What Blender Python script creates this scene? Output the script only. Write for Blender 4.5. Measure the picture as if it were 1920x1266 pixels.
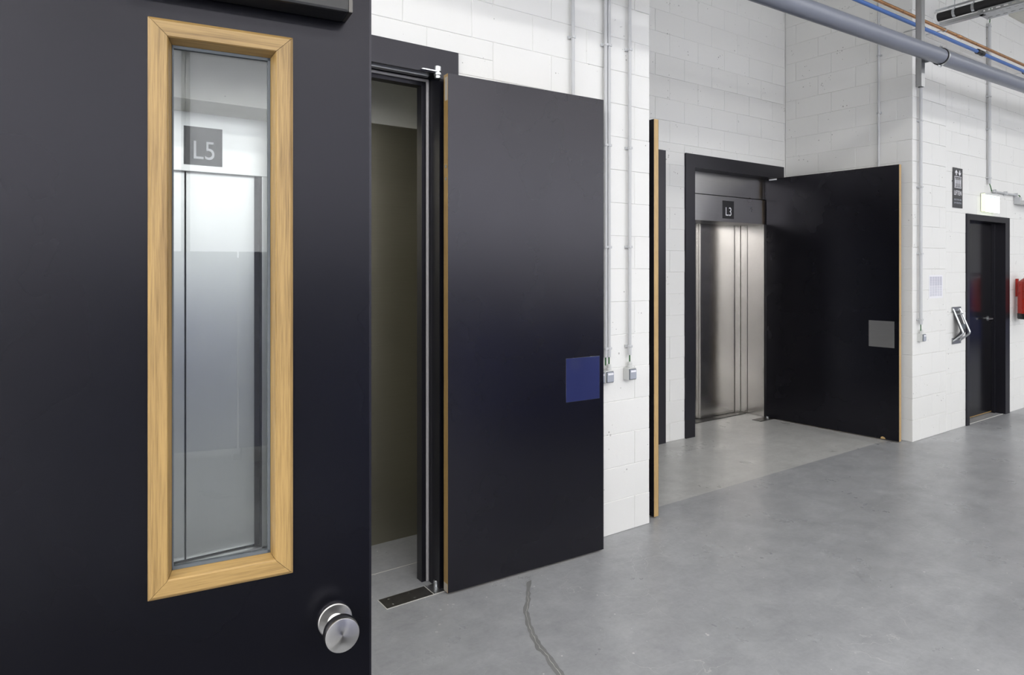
import bpy, bmesh, math, random
from mathutils import Vector, Matrix
random.seed(7)
S = bpy.context.scene
for o in list(bpy.data.objects): bpy.data.objects.remove(o)
COL = S.collection

# ------------------------------------------------------------------ camera, world, lights, exposure
F_PX = 1265.0
YAW = math.radians(54.99)                 # heading measured from the lift wall
cam_d = bpy.data.cameras.new('camera'); cam = bpy.data.objects.new('camera', cam_d); COL.objects.link(cam)
cam.location = (0, -2.98, 1.6)
cam.rotation_euler = (math.radians(90), 0, YAW - math.radians(90))
cam_d.sensor_width = 36.0; cam_d.sensor_fit = 'HORIZONTAL'
cam_d.lens = 36.0 * F_PX / 1920.0
cam_d.shift_y = -(633 - 504.5) / 1920.0
cam_d.clip_start = 0.05; cam_d.clip_end = 200
S.camera = cam
S.view_settings.view_transform = 'Standard'; S.view_settings.look = 'None'
S.view_settings.exposure = -0.07; S.view_settings.gamma = 1.0; S.view_settings.use_curve_mapping = False
w = bpy.data.worlds.new('world'); S.world = w; w.use_nodes = True
w.node_tree.nodes['Background'].inputs[0].default_value = (0.75, 0.85, 1.0, 1)
w.node_tree.nodes['Background'].inputs[1].default_value = 0.3
HALL_Z = 5.2
LAMP_ROWS = [(-3.0, 4.55), (-6.2, 4.55), (-9.3, 4.55)]
ROW_GAIN = {-3.0: 0.85, -6.2: 1.35, -9.3: 2.0}
LAMP_XS = [-10.4, -6.8, -3.2, 0.3, 3.75, 7.2, 10.9, 14.5]  # two leftmost positions added to brighten the recess side wall
LAMP_W = 41.0
for (ly, lz) in LAMP_ROWS:
    for lx in LAMP_XS:
        ld = bpy.data.lights.new('tube_light', 'AREA'); ld.shape = 'RECTANGLE'
        ld.size = 3.0; ld.size_y = 0.42; ld.energy = LAMP_W * ROW_GAIN[ly] * (5.4 if lx < -5 else 1.35 if lx < 5 else 0.95); ld.color = (1.0, 0.985, 0.965)  # far-left lamps boosted to light the recess side wall
        lo = bpy.data.objects.new('tube_light', ld); COL.objects.link(lo); lo.location = (lx, ly, lz - 0.035)

# ------------------------------------------------------------------ materials
MATS = {}
def nodes(name):
    m = bpy.data.materials.new(name); m.use_nodes = True; MATS[name] = m
    nt = m.node_tree; return m, nt, nt.nodes, nt.links, nt.nodes['Principled BSDF']
def N(nt, t, **kw):
    n = nt.nodes.new(t)
    for k, v in kw.items():
        if k.startswith('i_'):
            n.inputs[k[2:].replace('_', ' ')].default_value = v
        else: setattr(n, k, v)
    return n
def coord(nt, scale=(1, 1, 1), kind='Object', rot=(0, 0, 0), loc=(0, 0, 0)):
    c = nt.nodes.new('ShaderNodeTexCoord'); mp = nt.nodes.new('ShaderNodeMapping')
    mp.inputs['Scale'].default_value = scale; mp.inputs['Rotation'].default_value = rot; mp.inputs['Location'].default_value = loc
    nt.links.new(c.outputs[kind], mp.inputs['Vector']); return mp.outputs['Vector']
def wcoord(nt, scale=(1, 1, 1)):
    g = nt.nodes.new('ShaderNodeNewGeometry'); mp = nt.nodes.new('ShaderNodeMapping'); mp.inputs['Scale'].default_value = scale
    nt.links.new(g.outputs['Position'], mp.inputs['Vector']); return mp.outputs['Vector']
def noise(nt, vec, scale, detail=4, rough=0.55, dist=0.0):
    n = N(nt, 'ShaderNodeTexNoise'); n.inputs['Scale'].default_value = scale; n.inputs['Detail'].default_value = detail
    n.inputs['Roughness'].default_value = rough; n.inputs['Distortion'].default_value = dist
    nt.links.new(vec, n.inputs['Vector']); return n.outputs['Fac']
def ramp(nt, fac, stops):
    r = nt.nodes.new('ShaderNodeValToRGB'); e = r.color_ramp.elements
    while len(e) < len(stops): e.new(0.5)
    for el, (p, c) in zip(e, stops):
        el.position = p; el.color = (c[0], c[1], c[2], 1) if isinstance(c, (tuple, list)) else (c, c, c, 1)
    nt.links.new(fac, r.inputs['Fac']); return r.outputs['Color']
def mix(nt, fac, a, b, mode='MIX'):
    m = nt.nodes.new('ShaderNodeMix'); m.data_type = 'RGBA'; m.blend_type = mode
    for s, v in ((m.inputs[0], fac), (m.inputs[6], a), (m.inputs[7], b)):
        if isinstance(v, (int, float)): s.default_value = v
        elif isinstance(v, tuple): s.default_value = (*v, 1)
        else: nt.links.new(v, s)
    return m.outputs[2]
def math_(nt, op, a, b=0.0, clamp=False):
    m = nt.nodes.new('ShaderNodeMath'); m.operation = op; m.use_clamp = clamp
    for i, v in ((0, a), (1, b)):
        if isinstance(v, (int, float)): m.inputs[i].default_value = v
        else: nt.links.new(v, m.inputs[i])
    return m.outputs[0]
def bump(nt, bsdf, h, strength=0.3, dist=0.005):
    b = nt.nodes.new('ShaderNodeBump'); b.inputs['Strength'].default_value = strength; b.inputs['Distance'].default_value = dist
    nt.links.new(h, b.inputs['Height']); nt.links.new(b.outputs[0], bsdf.inputs['Normal'])
def plain(name, col, rough=0.5, metal=0.0, spec=0.5, vary=0.06, bscale=60, bstr=0.05):
    m, nt, nn, ll, b = nodes(name)
    v = coord(nt); f = noise(nt, v, 9, 5)
    c = mix(nt, f, tuple(x * (1 - vary) for x in col), tuple(min(1, x * (1 + vary)) for x in col))
    ll.new(c, b.inputs['Base Color']); b.inputs['Metallic'].default_value = metal
    r = ramp(nt, noise(nt, v, 25, 4), [(0.3, max(0, rough - 0.04)), (0.7, min(1, rough + 0.04))]); ll.new(r, b.inputs['Roughness'])
    b.inputs['Specular IOR Level'].default_value = spec
    if bstr: bump(nt, b, noise(nt, v, bscale, 3), bstr, 0.002)
    return m

def block_paint(name, base):
    m, nt, nn, ll, b = nodes(name)
    v = wcoord(nt)
    big = noise(nt, v, 1.3, 4, 0.6)
    c = mix(nt, big, tuple(x * 0.965 for x in base), base)
    rnd = nt.nodes.new('ShaderNodeObjectInfo')
    c = mix(nt, math_(nt, 'MULTIPLY', rnd.outputs['Random'], 0.5), c, tuple(x * 0.955 for x in base))
    vor = N(nt, 'ShaderNodeTexVoronoi'); vor.inputs['Scale'].default_value = 34; ll.new(v, vor.inputs['Vector'])
    msk = noise(nt, v, 7.0, 3)
    thr = math_(nt, 'MULTIPLY', math_(nt, 'SUBTRACT', msk, 0.53, True), 1.5)
    pit = math_(nt, 'LESS_THAN', vor.outputs['Distance'], thr)
    c = mix(nt, math_(nt, 'MULTIPLY', pit, 0.6), c, (0.22, 0.21, 0.2))
    ll.new(c, b.inputs['Base Color']); b.inputs['Roughness'].default_value = 0.62; b.inputs['Specular IOR Level'].default_value = 0.3
    h = math_(nt, 'ADD', noise(nt, v, 26, 5, 0.65), math_(nt, 'MULTIPLY', noise(nt, v, 150, 3), 0.35))
    h = math_(nt, 'SUBTRACT', h, math_(nt, 'MULTIPLY', pit, 0.8))
    bump(nt, b, h, 0.35, 0.003)
    return m
PAINT = block_paint('painted_block', (0.79, 0.79, 0.775))
GROUT = plain('painted_joint', (0.78, 0.78, 0.765), 0.8, spec=0.2, bscale=90, bstr=0.3)
CEILM = plain('hall_ceiling', (0.42, 0.42, 0.41), 0.8, spec=0.2)
HALLW = plain('hall_wall', (0.45, 0.45, 0.45), 0.7, spec=0.2)

def concrete_wall():
    m, nt, nn, ll, b = nodes('cast_concrete')
    v = wcoord(nt)
    c = ramp(nt, noise(nt, v, 2.5, 7, 0.6), [(0.25, (0.58, 0.575, 0.51)), (0.75, (0.70, 0.695, 0.63))])
    vor = N(nt, 'ShaderNodeTexVoronoi'); vor.inputs['Scale'].default_value = 22; ll.new(v, vor.inputs['Vector'])
    pit = math_(nt, 'LESS_THAN', vor.outputs['Distance'], math_(nt, 'MULTIPLY', math_(nt, 'SUBTRACT', noise(nt, v, 6), 0.5, True), 0.6))
    c = mix(nt, math_(nt, 'MULTIPLY', pit, 0.8), c, (0.08, 0.075, 0.07))
    ll.new(c, b.inputs['Base Color']); b.inputs['Roughness'].default_value = 0.7
    bump(nt, b, noise(nt, v, 12, 6), 0.3, 0.003); return m
CONC = concrete_wall()

def floor_mat(name, a, bcol, seed):
    m, nt, nn, ll, b = nodes(name)
    v = wcoord(nt); vs = wcoord(nt, (1, 1, 1))
    big = noise(nt, v, 0.75 + seed * 0.2, 8, 0.62, 0.6)
    c = ramp(nt, big, [(0.3, a), (0.52, tuple((x + y) / 2 for x, y in zip(a, bcol))), (0.7, bcol)])
    med = noise(nt, v, 5.5, 7, 0.7, 0.4)
    c = mix(nt, 0.5, c, ramp(nt, med, [(0.3, tuple(x * 0.74 for x in a)), (0.72, tuple(x * 1.25 for x in bcol))]))
    # trowel sweeps
    st = noise(nt, wcoord(nt, (1.2, 5.0, 1)), 2.2, 6, 0.65, 0.8)
    c = mix(nt, 0.22, c, ramp(nt, st, [(0.3, tuple(x * 0.8 for x in a)), (0.7, tuple(x * 1.15 for x in bcol))]))
    # darker drips and worn patches
    d = ramp(nt, noise(nt, v, 3.1, 5, 0.7, 1.2), [(0.70, 0.0), (0.74, 1.0)])
    c = mix(nt, math_(nt, 'MULTIPLY', d, 0.2), c, tuple(x * 0.5 for x in a))
    # white splashes
    vor = N(nt, 'ShaderNodeTexVoronoi'); vor.inputs['Scale'].default_value = 13.0; ll.new(mixv(nt, v, 0.06), vor.inputs['Vector'])
    thr = math_(nt, 'MULTIPLY', math_(nt, 'SUBTRACT', noise(nt, v, 1.9, 3), 0.50, True), 0.6)
    sp = math_(nt, 'LESS_THAN', vor.outputs['Distance'], thr)
    c = mix(nt, math_(nt, 'MULTIPLY', sp, 0.5), c, (0.62, 0.62, 0.6))
    fm = noise(nt, v, 38, 5, 0.75)
    c = mix(nt, 0.16, c, ramp(nt, fm, [(0.3, tuple(x * 0.7 for x in a)), (0.7, tuple(x * 1.3 for x in bcol))]))
    v2 = N(nt, 'ShaderNodeTexVoronoi'); v2.inputs['Scale'].default_value = 26; ll.new(mixv(nt, v, 0.05), v2.inputs['Vector'])
    s2 = math_(nt, 'LESS_THAN', v2.outputs['Distance'], math_(nt, 'MULTIPLY', math_(nt, 'SUBTRACT', noise(nt, v, 11, 2), 0.54, True), 0.9))
    c = mix(nt, math_(nt, 'MULTIPLY', s2, 0.65), c, (0.72, 0.71, 0.68))
    # hairline crazing
    cr = N(nt, 'ShaderNodeTexVoronoi', feature='DISTANCE_TO_EDGE'); cr.inputs['Scale'].default_value = 2.7; ll.new(mixv(nt, v, 0.55), cr.inputs['Vector'])
    line = math_(nt, 'LESS_THAN', cr.outputs['Distance'], 0.0022)
    lm = ramp(nt, noise(nt, v, 1.2, 3), [(0.50, 0.0), (0.62, 1.0)])
    c = mix(nt, math_(nt, 'MULTIPLY', math_(nt, 'MULTIPLY', line, lm), 0.42), c, (0.6, 0.6, 0.58))
    ll.new(c, b.inputs['Base Color'])
    r = ramp(nt, noise(nt, v, 2.4, 6, 0.6), [(0.3, 0.24), (0.7, 0.42)]); ll.new(r, b.inputs['Roughness'])
    b.inputs['Specular IOR Level'].default_value = 0.45
    bump(nt, b, noise(nt, v, 30, 5), 0.06, 0.003)
    return m
def mixv(nt, v, amt):
    n = N(nt, 'ShaderNodeTexNoise'); n.inputs['Scale'].default_value = 1.7; n.inputs['Detail'].default_value = 5; nt.links.new(v, n.inputs['Vector'])
    s = nt.nodes.new('ShaderNodeVectorMath'); s.operation = 'SCALE'; s.inputs['Scale'].default_value = amt; nt.links.new(n.outputs['Color'], s.inputs[0])
    a = nt.nodes.new('ShaderNodeVectorMath'); a.operation = 'ADD'; nt.links.new(v, a.inputs[0]); nt.links.new(s.outputs[0], a.inputs[1]); return a.outputs[0]
FLOOR = floor_mat('power_floated_concrete', (0.285, 0.292, 0.308), (0.385, 0.392, 0.404), 0)
FLOOR2 = floor_mat('pale_concrete', (0.43, 0.43, 0.42), (0.53, 0.53, 0.515), 1)
CRACKM = plain('crack_filler', (0.215, 0.217, 0.215), 0.5, vary=0.25)
WHITEL = plain('pale_joint_filler', (0.62, 0.61, 0.57), 0.7)

def laminate(name, base, rough, scuffs=0.0, spec=0.5):
    m, nt, nn, ll, b = nodes(name)
    v = coord(nt)
    c = mix(nt, noise(nt, v, 3, 5), tuple(x * 0.85 for x in base), tuple(x * 1.15 for x in base))
    if scuffs:
        s = ramp(nt, noise(nt, coord(nt, (1.5, 1, 9), rot=(0, 0.2, 0)), 3.0, 6, 0.6, 1.5), [(0.70, 0.0), (0.76, 1.0)])
        c = mix(nt, math_(nt, 'MULTIPLY', s, scuffs), c, (0.002, 0.002, 0.003))
        vor = N(nt, 'ShaderNodeTexVoronoi'); vor.inputs['Scale'].default_value = 14; ll.new(v, vor.inputs['Vector'])
        thr = math_(nt, 'MULTIPLY', math_(nt, 'SUBTRACT', noise(nt, v, 3), 0.56, True), 0.22)
        c = mix(nt, math_(nt, 'MULTIPLY', math_(nt, 'LESS_THAN', vor.outputs['Distance'], thr), 0.35), c, (0.4, 0.4, 0.4))
    ll.new(c, b.inputs['Base Color'])
    r = ramp(nt, noise(nt, v, 2.5, 4, 0.5), [(0.1, rough - 0.03), (0.9, rough + 0.03)]); ll.new(r, b.inputs['Roughness'])
    b.inputs['Specular IOR Level'].default_value = spec; b.inputs['Specular Tint'].default_value = (0.92, 0.90, 1.0, 1)
    bump(nt, b, noise(nt, v, 240, 2), 0.02, 0.001)
    return m
BLACK = laminate('black_laminate', (0.0022, 0.0022, 0.0042), 0.27, 0.0, 0.52)
BLACK_NEAR = laminate('black_laminate_scuffed', (0.0020, 0.0022, 0.0038), 0.27, 0.12, 0.31)
FRAMEM = laminate('black_frame_lacquer', (0.006, 0.006, 0.009), 0.30, 0.0, 0.45)
GLOSSB = laminate('black_gloss_lacquer', (0.004, 0.004, 0.005), 0.16, 0.0)
BLKPL = plain('black_plastic', (0.012, 0.012, 0.013), 0.4)
BLKRUB = plain('black_rubber', (0.015, 0.014, 0.014), 0.75)
SEAL = plain('grey_rubber_seal', (0.33, 0.32, 0.33), 0.55)
GLAZ = plain('blue_grey_glazing_seal', (0.085, 0.10, 0.115), 0.6)

def oak(name, axis, base=(0.57, 0.385, 0.175), dark=(0.42, 0.255, 0.10)):
    m, nt, nn, ll, b = nodes(name)
    sc = {'z': (48, 48, 1.5), 'x': (1.5, 48, 48), 'y': (48, 1.5, 48)}[axis]
    v = coord(nt, sc)
    g = noise(nt, v, 1.5, 8, 0.62, 0.9)
    fine = noise(nt, coord(nt, tuple(x * 5 for x in sc)), 2.0, 4, 0.6)
    c = ramp(nt, g, [(0.32, dark), (0.5, base), (0.68, tuple(min(1, x * 1.2) for x in base))])
    c = mix(nt, 0.38, c, ramp(nt, fine, [(0.35, tuple(x * 0.7 for x in dark)), (0.6, tuple(min(1, x * 1.15) for x in base))]))
    ll.new(c, b.inputs['Base Color']); b.inputs['Roughness'].default_value = 0.42
    bump(nt, b, fine, 0.12, 0.001); return m
OAKZ = oak('oak_grain_upright', 'z', (0.33, 0.213, 0.078), (0.17, 0.098, 0.031))
OAKX = oak('oak_grain_level', 'x', (0.33, 0.213, 0.078), (0.17, 0.098, 0.031))
OAKE = oak('oak_edge_dark', 'z', (0.36, 0.225, 0.075), (0.27, 0.155, 0.05))
OAKL = oak('oak_edge_light', 'z', (0.50, 0.34, 0.15), (0.38, 0.24, 0.10))

def steel(name, col, rough, axis='z', aniso=0.0, contrast=0.08):
    m, nt, nn, ll, b = nodes(name)
    sc = {'z': (60, 60, 0.8), 'x': (0.8, 60, 60)}[axis]
    f = noise(nt, coord(nt, sc), 6, 4)
    ll.new(mix(nt, f, tuple(x * (1 - contrast) for x in col), tuple(min(1, x * (1 + contrast)) for x in col)), b.inputs['Base Color'])
    b.inputs['Metallic'].default_value = 1.0
    ll.new(ramp(nt, noise(nt, coord(nt), 2, 5), [(0.3, rough - 0.03), (0.7, rough + 0.04)]), b.inputs['Roughness'])
    bump(nt, b, f, 0.03, 0.001)
    if aniso:
        b.inputs['Anisotropic'].default_value = aniso
        t = N(nt, 'ShaderNodeTangent', direction_type='RADIAL', axis='Z'); ll.new(t.outputs[0], b.inputs['Tangent'])
    return m
STEEL = steel('brushed_stainless', (0.43, 0.44, 0.43), 0.30, contrast=0.03)
STEELD = steel('brushed_stainless_panel', (0.56, 0.555, 0.56), 0.30, 'x')
STEELP = steel('satin_plate', (0.62, 0.62, 0.63), 0.10, 'x', contrast=0.02)
STEELK = steel('turned_stainless', (0.45, 0.445, 0.44), 0.30, 'z', 0.93, 0.04)
STEELF = steel('polished_fascia_steel', (0.66, 0.67, 0.66), 0.42, 'x')
STEELW = steel('warm_lift_stainless', (0.50, 0.485, 0.465), 0.20, contrast=0.03)
STEELG = steel('grey_push_plate', (0.50, 0.49, 0.48), 0.36, 'x')
STEELO = steel('dull_lift_cladding', (0.36, 0.34, 0.27), 0.42, 'x')  # dark olive tone of the panel's reflection put into the base colour
ZINC = plain('zinc_plate', (0.62, 0.64, 0.66), 0.3, metal=1.0)
GALV = plain('galvanised_steel', (0.50, 0.51, 0.52), 0.38, metal=1.0, vary=0.15)
DKPLATE = plain('worn_floor_plate', (0.10, 0.095, 0.09), 0.42, metal=0.7, vary=0.4)
FASCW = plain('white_fascia_enamel', (0.74, 0.74, 0.72), 0.3)
SIGNB = plain('sign_black', (0.02, 0.02, 0.022), 0.5, bstr=0)
SIGNG = plain('sign_charcoal', (0.045, 0.045, 0.05), 0.5, bstr=0)
SIGNW = plain('sign_white', (0.80, 0.80, 0.84), 0.5, bstr=0, vary=0.01)
CONDUIT = plain('grey_conduit_plastic', (0.52, 0.53, 0.545), 0.42, vary=0.02, bstr=0)
SWBOX = plain('pale_switch_plastic', (0.60, 0.61, 0.60), 0.4, vary=0.02, bstr=0)
SWROCK = plain('blue_grey_rocker', (0.36, 0.385, 0.44), 0.4, vary=0.02, bstr=0)
GREENC = plain('green_cable', (0.03, 0.12, 0.035), 0.5, bstr=0)
PVC = plain('blue_grey_drain_pipe', (0.20, 0.215, 0.26), 0.33, vary=0.02, bstr=0)
BLUEP = plain('blue_water_pipe', (0.075, 0.17, 0.46), 0.38, vary=0.04, bstr=0)
COPPER = plain('copper_tube', (0.72, 0.38, 0.18), 0.3, metal=1.0, vary=0.3)
PAPER = plain('paper', (0.80, 0.80, 0.84), 0.6, bstr=0)
PRINT = plain('print_grey', (0.50, 0.50, 0.58), 0.7, vary=0.2, bstr=0)
RED = plain('red_enamel', (0.42, 0.022, 0.012), 0.3, bstr=0)
BLUEC = plain('blue_enamel', (0.12, 0.16, 0.62), 0.4, bstr=0)
TAPE = plain('grey_filler', (0.45, 0.41, 0.35), 0.6, vary=0.1)
STRAP = plain('black_webbing', (0.03, 0.032, 0.036), 0.6)
def glass():
    m, nt, nn, ll, b = nodes('clear_glazing')
    b.inputs['Base Color'].default_value = (0.93, 0.97, 0.955, 1); b.inputs['Transmission Weight'].default_value = 1.0
    b.inputs['Roughness'].default_value = 0.0; b.inputs['IOR'].default_value = 1.5
    return m
GLASS = glass()
def emit(name, col, s):
    m, nt, nn, ll, b = nodes(name)
    b.inputs['Base Color'].default_value = (*col, 1); b.inputs['Emission Color'].default_value = (*col, 1); b.inputs['Emission Strength'].default_value = s
    return m
EXITW = emit('lit_sign_white', (0.93, 1.0, 0.97), 2.2)
EXITG = emit('lit_sign_green', (0.30, 0.85, 0.62), 0.9)
EXITY = emit('lit_sign_edge', (0.88, 0.94, 0.62), 0.7)
TUBE = emit('luminaire_diffuser', (1, 1, 1), 1.0)

# ------------------------------------------------------------------ mesh helpers
def finish(name, bm, mat, parent=None, loc=(0, 0, 0), smooth=False, rot=None):
    me = bpy.data.meshes.new(name); bmesh.ops.recalc_face_normals(bm, faces=bm.faces); bm.to_mesh(me); bm.free()
    if smooth:
        for p in me.polygons: p.use_smooth = True
        me.set_sharp_from_angle(angle=math.radians(35))
    if mat: me.materials.append(mat)
    o = bpy.data.objects.new(name, me); COL.objects.link(o); o.location = loc
    if rot: o.rotation_euler = rot
    if parent: o.parent = parent
    return o
def add_box(bm, a, b, bev=0.0):
    lo = [min(x, y) for x, y in zip(a, b)]; hi = [max(x, y) for x, y in zip(a, b)]
    r = bmesh.ops.create_cube(bm, size=1.0)
    for v in r['verts']:
        v.co = Vector([(lo[i] + hi[i]) / 2 + v.co[i] * (hi[i] - lo[i]) for i in range(3)])
    if bev:
        es = list({e for v in r['verts'] for e in v.link_edges})
        bmesh.ops.bevel(bm, geom=es, offset=bev, segments=2, affect='EDGES', profile=0.6)
def box(name, a, b, mat, parent=None, bev=0.0):
    bm = bmesh.new(); add_box(bm, a, b, bev); return finish(name, bm, mat, parent)
def boxes(name, lst, mat, parent=None, bev=0.0):
    bm = bmesh.new()
    for a, b in lst: add_box(bm, a, b, bev)
    return finish(name, bm, mat, parent)
def orient(d):
    return Vector((0, 0, 1)).rotation_difference(Vector(d).normalized()).to_matrix()
def add_lathe(bm, prof, origin=(0, 0, 0), axis=(0, 0, 1), seg=32, cap=True):
    R = orient(axis); o = Vector(origin); rings = []
    for r, z in prof:
        if r < 1e-6: rings.append([bm.verts.new(o + R @ Vector((0, 0, z)))])
        else: rings.append([bm.verts.new(o + R @ Vector((r * math.cos(2 * math.pi * k / seg), r * math.sin(2 * math.pi * k / seg), z))) for k in range(seg)])
    for A, B in zip(rings, rings[1:]):
        if len(A) == 1 and len(B) == 1: continue
        for k in range(seg):
            j = (k + 1) % seg
            if len(A) == 1: bm.faces.new((A[0], B[j], B[k]))
            elif len(B) == 1: bm.faces.new((A[k], A[j], B[0]))
            else: bm.faces.new((A[k], A[j], B[j], B[k]))
    if cap:
        if len(rings[0]) > 1: bm.faces.new(rings[0][::-1])
        if len(rings[-1]) > 1: bm.faces.new(rings[-1])
def lathe(name, prof, origin, axis, mat, parent=None, seg=32, cap=True):
    bm = bmesh.new(); add_lathe(bm, prof, origin, axis, seg, cap); return finish(name, bm, mat, parent, smooth=True)
def add_tube(bm, pts, r, seg=12, closed=False):
    pts = [Vector(p) for p in pts]; n = len(pts); rings = []; up = None
    for i, p in enumerate(pts):
        if closed: t = pts[(i + 1) % n] - pts[i - 1]
        elif i == 0: t = pts[1] - p
        elif i == n - 1: t = p - pts[i - 1]
        else: t = (pts[i + 1] - p).normalized() + (p - pts[i - 1]).normalized()
        t.normalize()
        if up is None: up = t.orthogonal().normalized()
        up = (up - t * up.dot(t)).normalized(); s = t.cross(up)
        rings.append([bm.verts.new(p + (up * math.cos(2 * math.pi * k / seg) + s * math.sin(2 * math.pi * k / seg)) * r) for k in range(seg)])
    m = n if closed else n - 1
    for i in range(m):
        A, B = rings[i], rings[(i + 1) % n]
        for k in range(seg): bm.faces.new((A[k], A[(k + 1) % seg], B[(k + 1) % seg], B[k]))
    if not closed: bm.faces.new(rings[0][::-1]); bm.faces.new(rings[-1])
def tube(name, pts, r, mat, parent=None, seg=12, closed=False):
    bm = bmesh.new(); add_tube(bm, pts, r, seg, closed); return finish(name, bm, mat, parent, smooth=True)
def rounded(pts, rad, n=6):
    pts = [Vector(p) for p in pts]; out = [pts[0]]
    for a, b, c in zip(pts, pts[1:], pts[2:]):
        p0 = b + (a - b).normalized() * rad; p1 = b + (c - b).normalized() * rad
        for i in range(n + 1):
            t = i / n; out.append(p0 * (1 - t) ** 2 + b * 2 * t * (1 - t) + p1 * t * t)
    out.append(pts[-1]); return out
def prism(name, poly, y0, y1, mat, parent=None):
    """poly in x,z extruded along y"""
    bm = bmesh.new(); A = [bm.verts.new((x, y0, z)) for x, z in poly]; B = [bm.verts.new((x, y1, z)) for x, z in poly]; n = len(poly)
    bm.faces.new(A); bm.faces.new(B[::-1])
    for k in range(n): bm.faces.new((A[k], A[(k + 1) % n], B[(k + 1) % n], B[k]))
    return finish(name, bm, mat, parent)
def empty(name, loc=(0, 0, 0), rz=0.0):
    o = bpy.data.objects.new(name, None); COL.objects.link(o); o.location = loc; o.rotation_euler = (0, 0, rz); o.empty_display_size = 0.1; return o
def tag(o, label, cat, group=None, kind=None):
    o['label'] = label; o['category'] = cat
    if group: o['group'] = group
    if kind: o['kind'] = kind
    return o
def text(name, body, size, loc, mat, parent, sx=1.0, align='CENTER', ext=0.0006):
    cu = bpy.data.curves.new(name, 'FONT'); cu.body = body; cu.size = size; cu.extrude = ext; cu.align_x = align
    tmp = bpy.data.objects.new(name, cu); COL.objects.link(tmp); bpy.context.view_layer.update()
    me = bpy.data.meshes.new_from_object(tmp.evaluated_get(bpy.context.evaluated_depsgraph_get())); bpy.data.objects.remove(tmp)
    me.materials.clear(); me.materials.append(mat); o = bpy.data.objects.new(name, me); COL.objects.link(o)
    o.location = loc; o.rotation_euler = (math.radians(90), 0, 0); o.scale = (sx, 1, 1); o.parent = parent; return o

# ------------------------------------------------------------------ setting: floor, ceiling, walls
XA, XB, YB = -13.0, 18.5, -10.6
fl = box('floor', (XA, YB, -0.15), (XB, 0.17, 0), FLOOR); tag(fl, 'smooth grey power-floated concrete floor of the hall', 'floor', kind='structure')
bm = bmesh.new()
add_box(bm, (3.14, 0.17, -0.15), (6.61, 2.2, 0.0)); finish('recess_floor', bm, FLOOR2, fl)
boxes('threshold_floor', [((0.1, 0.17, -0.15), (2.3, 1.6, 0.0)), ((7.5, 0.17, -0.15), (9.1, 0.6, 0.0))], FLOOR, fl)
# repaired crack that wanders across the floor
pts = [(2.06, -0.20), (2.00, -0.27), (1.93, -0.36), (1.86, -0.44), (1.81, -0.53), (1.765, -0.62), (1.735, -0.70), (1.72, -0.78), (1.69, -0.88), (1.66, -0.98), (1.60, -1.2), (1.55, -1.5)]
bm = bmesh.new(); L = []; R = []
for i in range(len(pts) * 4 - 3):
    f = i / 4; k = min(int(f), len(pts) - 2); t = f - k
    x = pts[k][0] * (1 - t) + pts[k + 1][0] * t; y = pts[k][1] * (1 - t) + pts[k + 1][1] * t
    ww = 0.013 + 0.007 * random.random(); x += random.uniform(-0.004, 0.004)
    L.append(bm.verts.new((x - ww, y, 0.0006))); R.append(bm.verts.new((x + ww, y + 0.004, 0.0006)))
for i in range(len(L) - 1): bm.faces.new((L[i], R[i], R[i + 1], L[i + 1]))
finish('crack_filler', bm, CRACKM, fl)
bm = bmesh.new(); V = []
for i in range(len(pts) * 5 - 4):
    f = i / 5; k = min(int(f), len(pts) - 2); t = f - k
    x = pts[k][0] * (1 - t) + pts[k + 1][0] * t + random.uniform(-0.004, 0.004); y = pts[k][1] * (1 - t) + pts[k + 1][1] * t
    ww = random.uniform(0.0004, 0.0013); V.append((bm.verts.new((x - ww, y, 0.001)), bm.verts.new((x + ww, y, 0.001))))
for a, b in zip(V[6:], V[7:]): bm.faces.new((a[0], a[1], b[1], b[0]))
finish('crack_line', bm, WHITEL, fl)
box('floor_joint', (0.15, 0.328, 0), (1.72, 0.332, 0.0008), WHITEL, fl)
ce = box('ceiling', (XA, YB, HALL_Z), (XB, 0.2, HALL_Z + 0.2), CEILM); tag(ce, 'pale concrete ceiling high above the hall', 'ceiling', kind='structure')
for bx in (-9.0, -5.3, -2.4, 1.35, 5.1, 8.84, 12.6, 16.3):
    o = box('ceiling_beam', (bx, YB, 4.42 if 8 < bx < 9 else 4.75), (bx + 0.42, -0.0, HALL_Z), CONC)
    tag(o, 'concrete ceiling beam ending at the far wall' if 8 < bx < 9 else 'concrete ceiling beam across the hall', 'beam', kind='structure')

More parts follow.
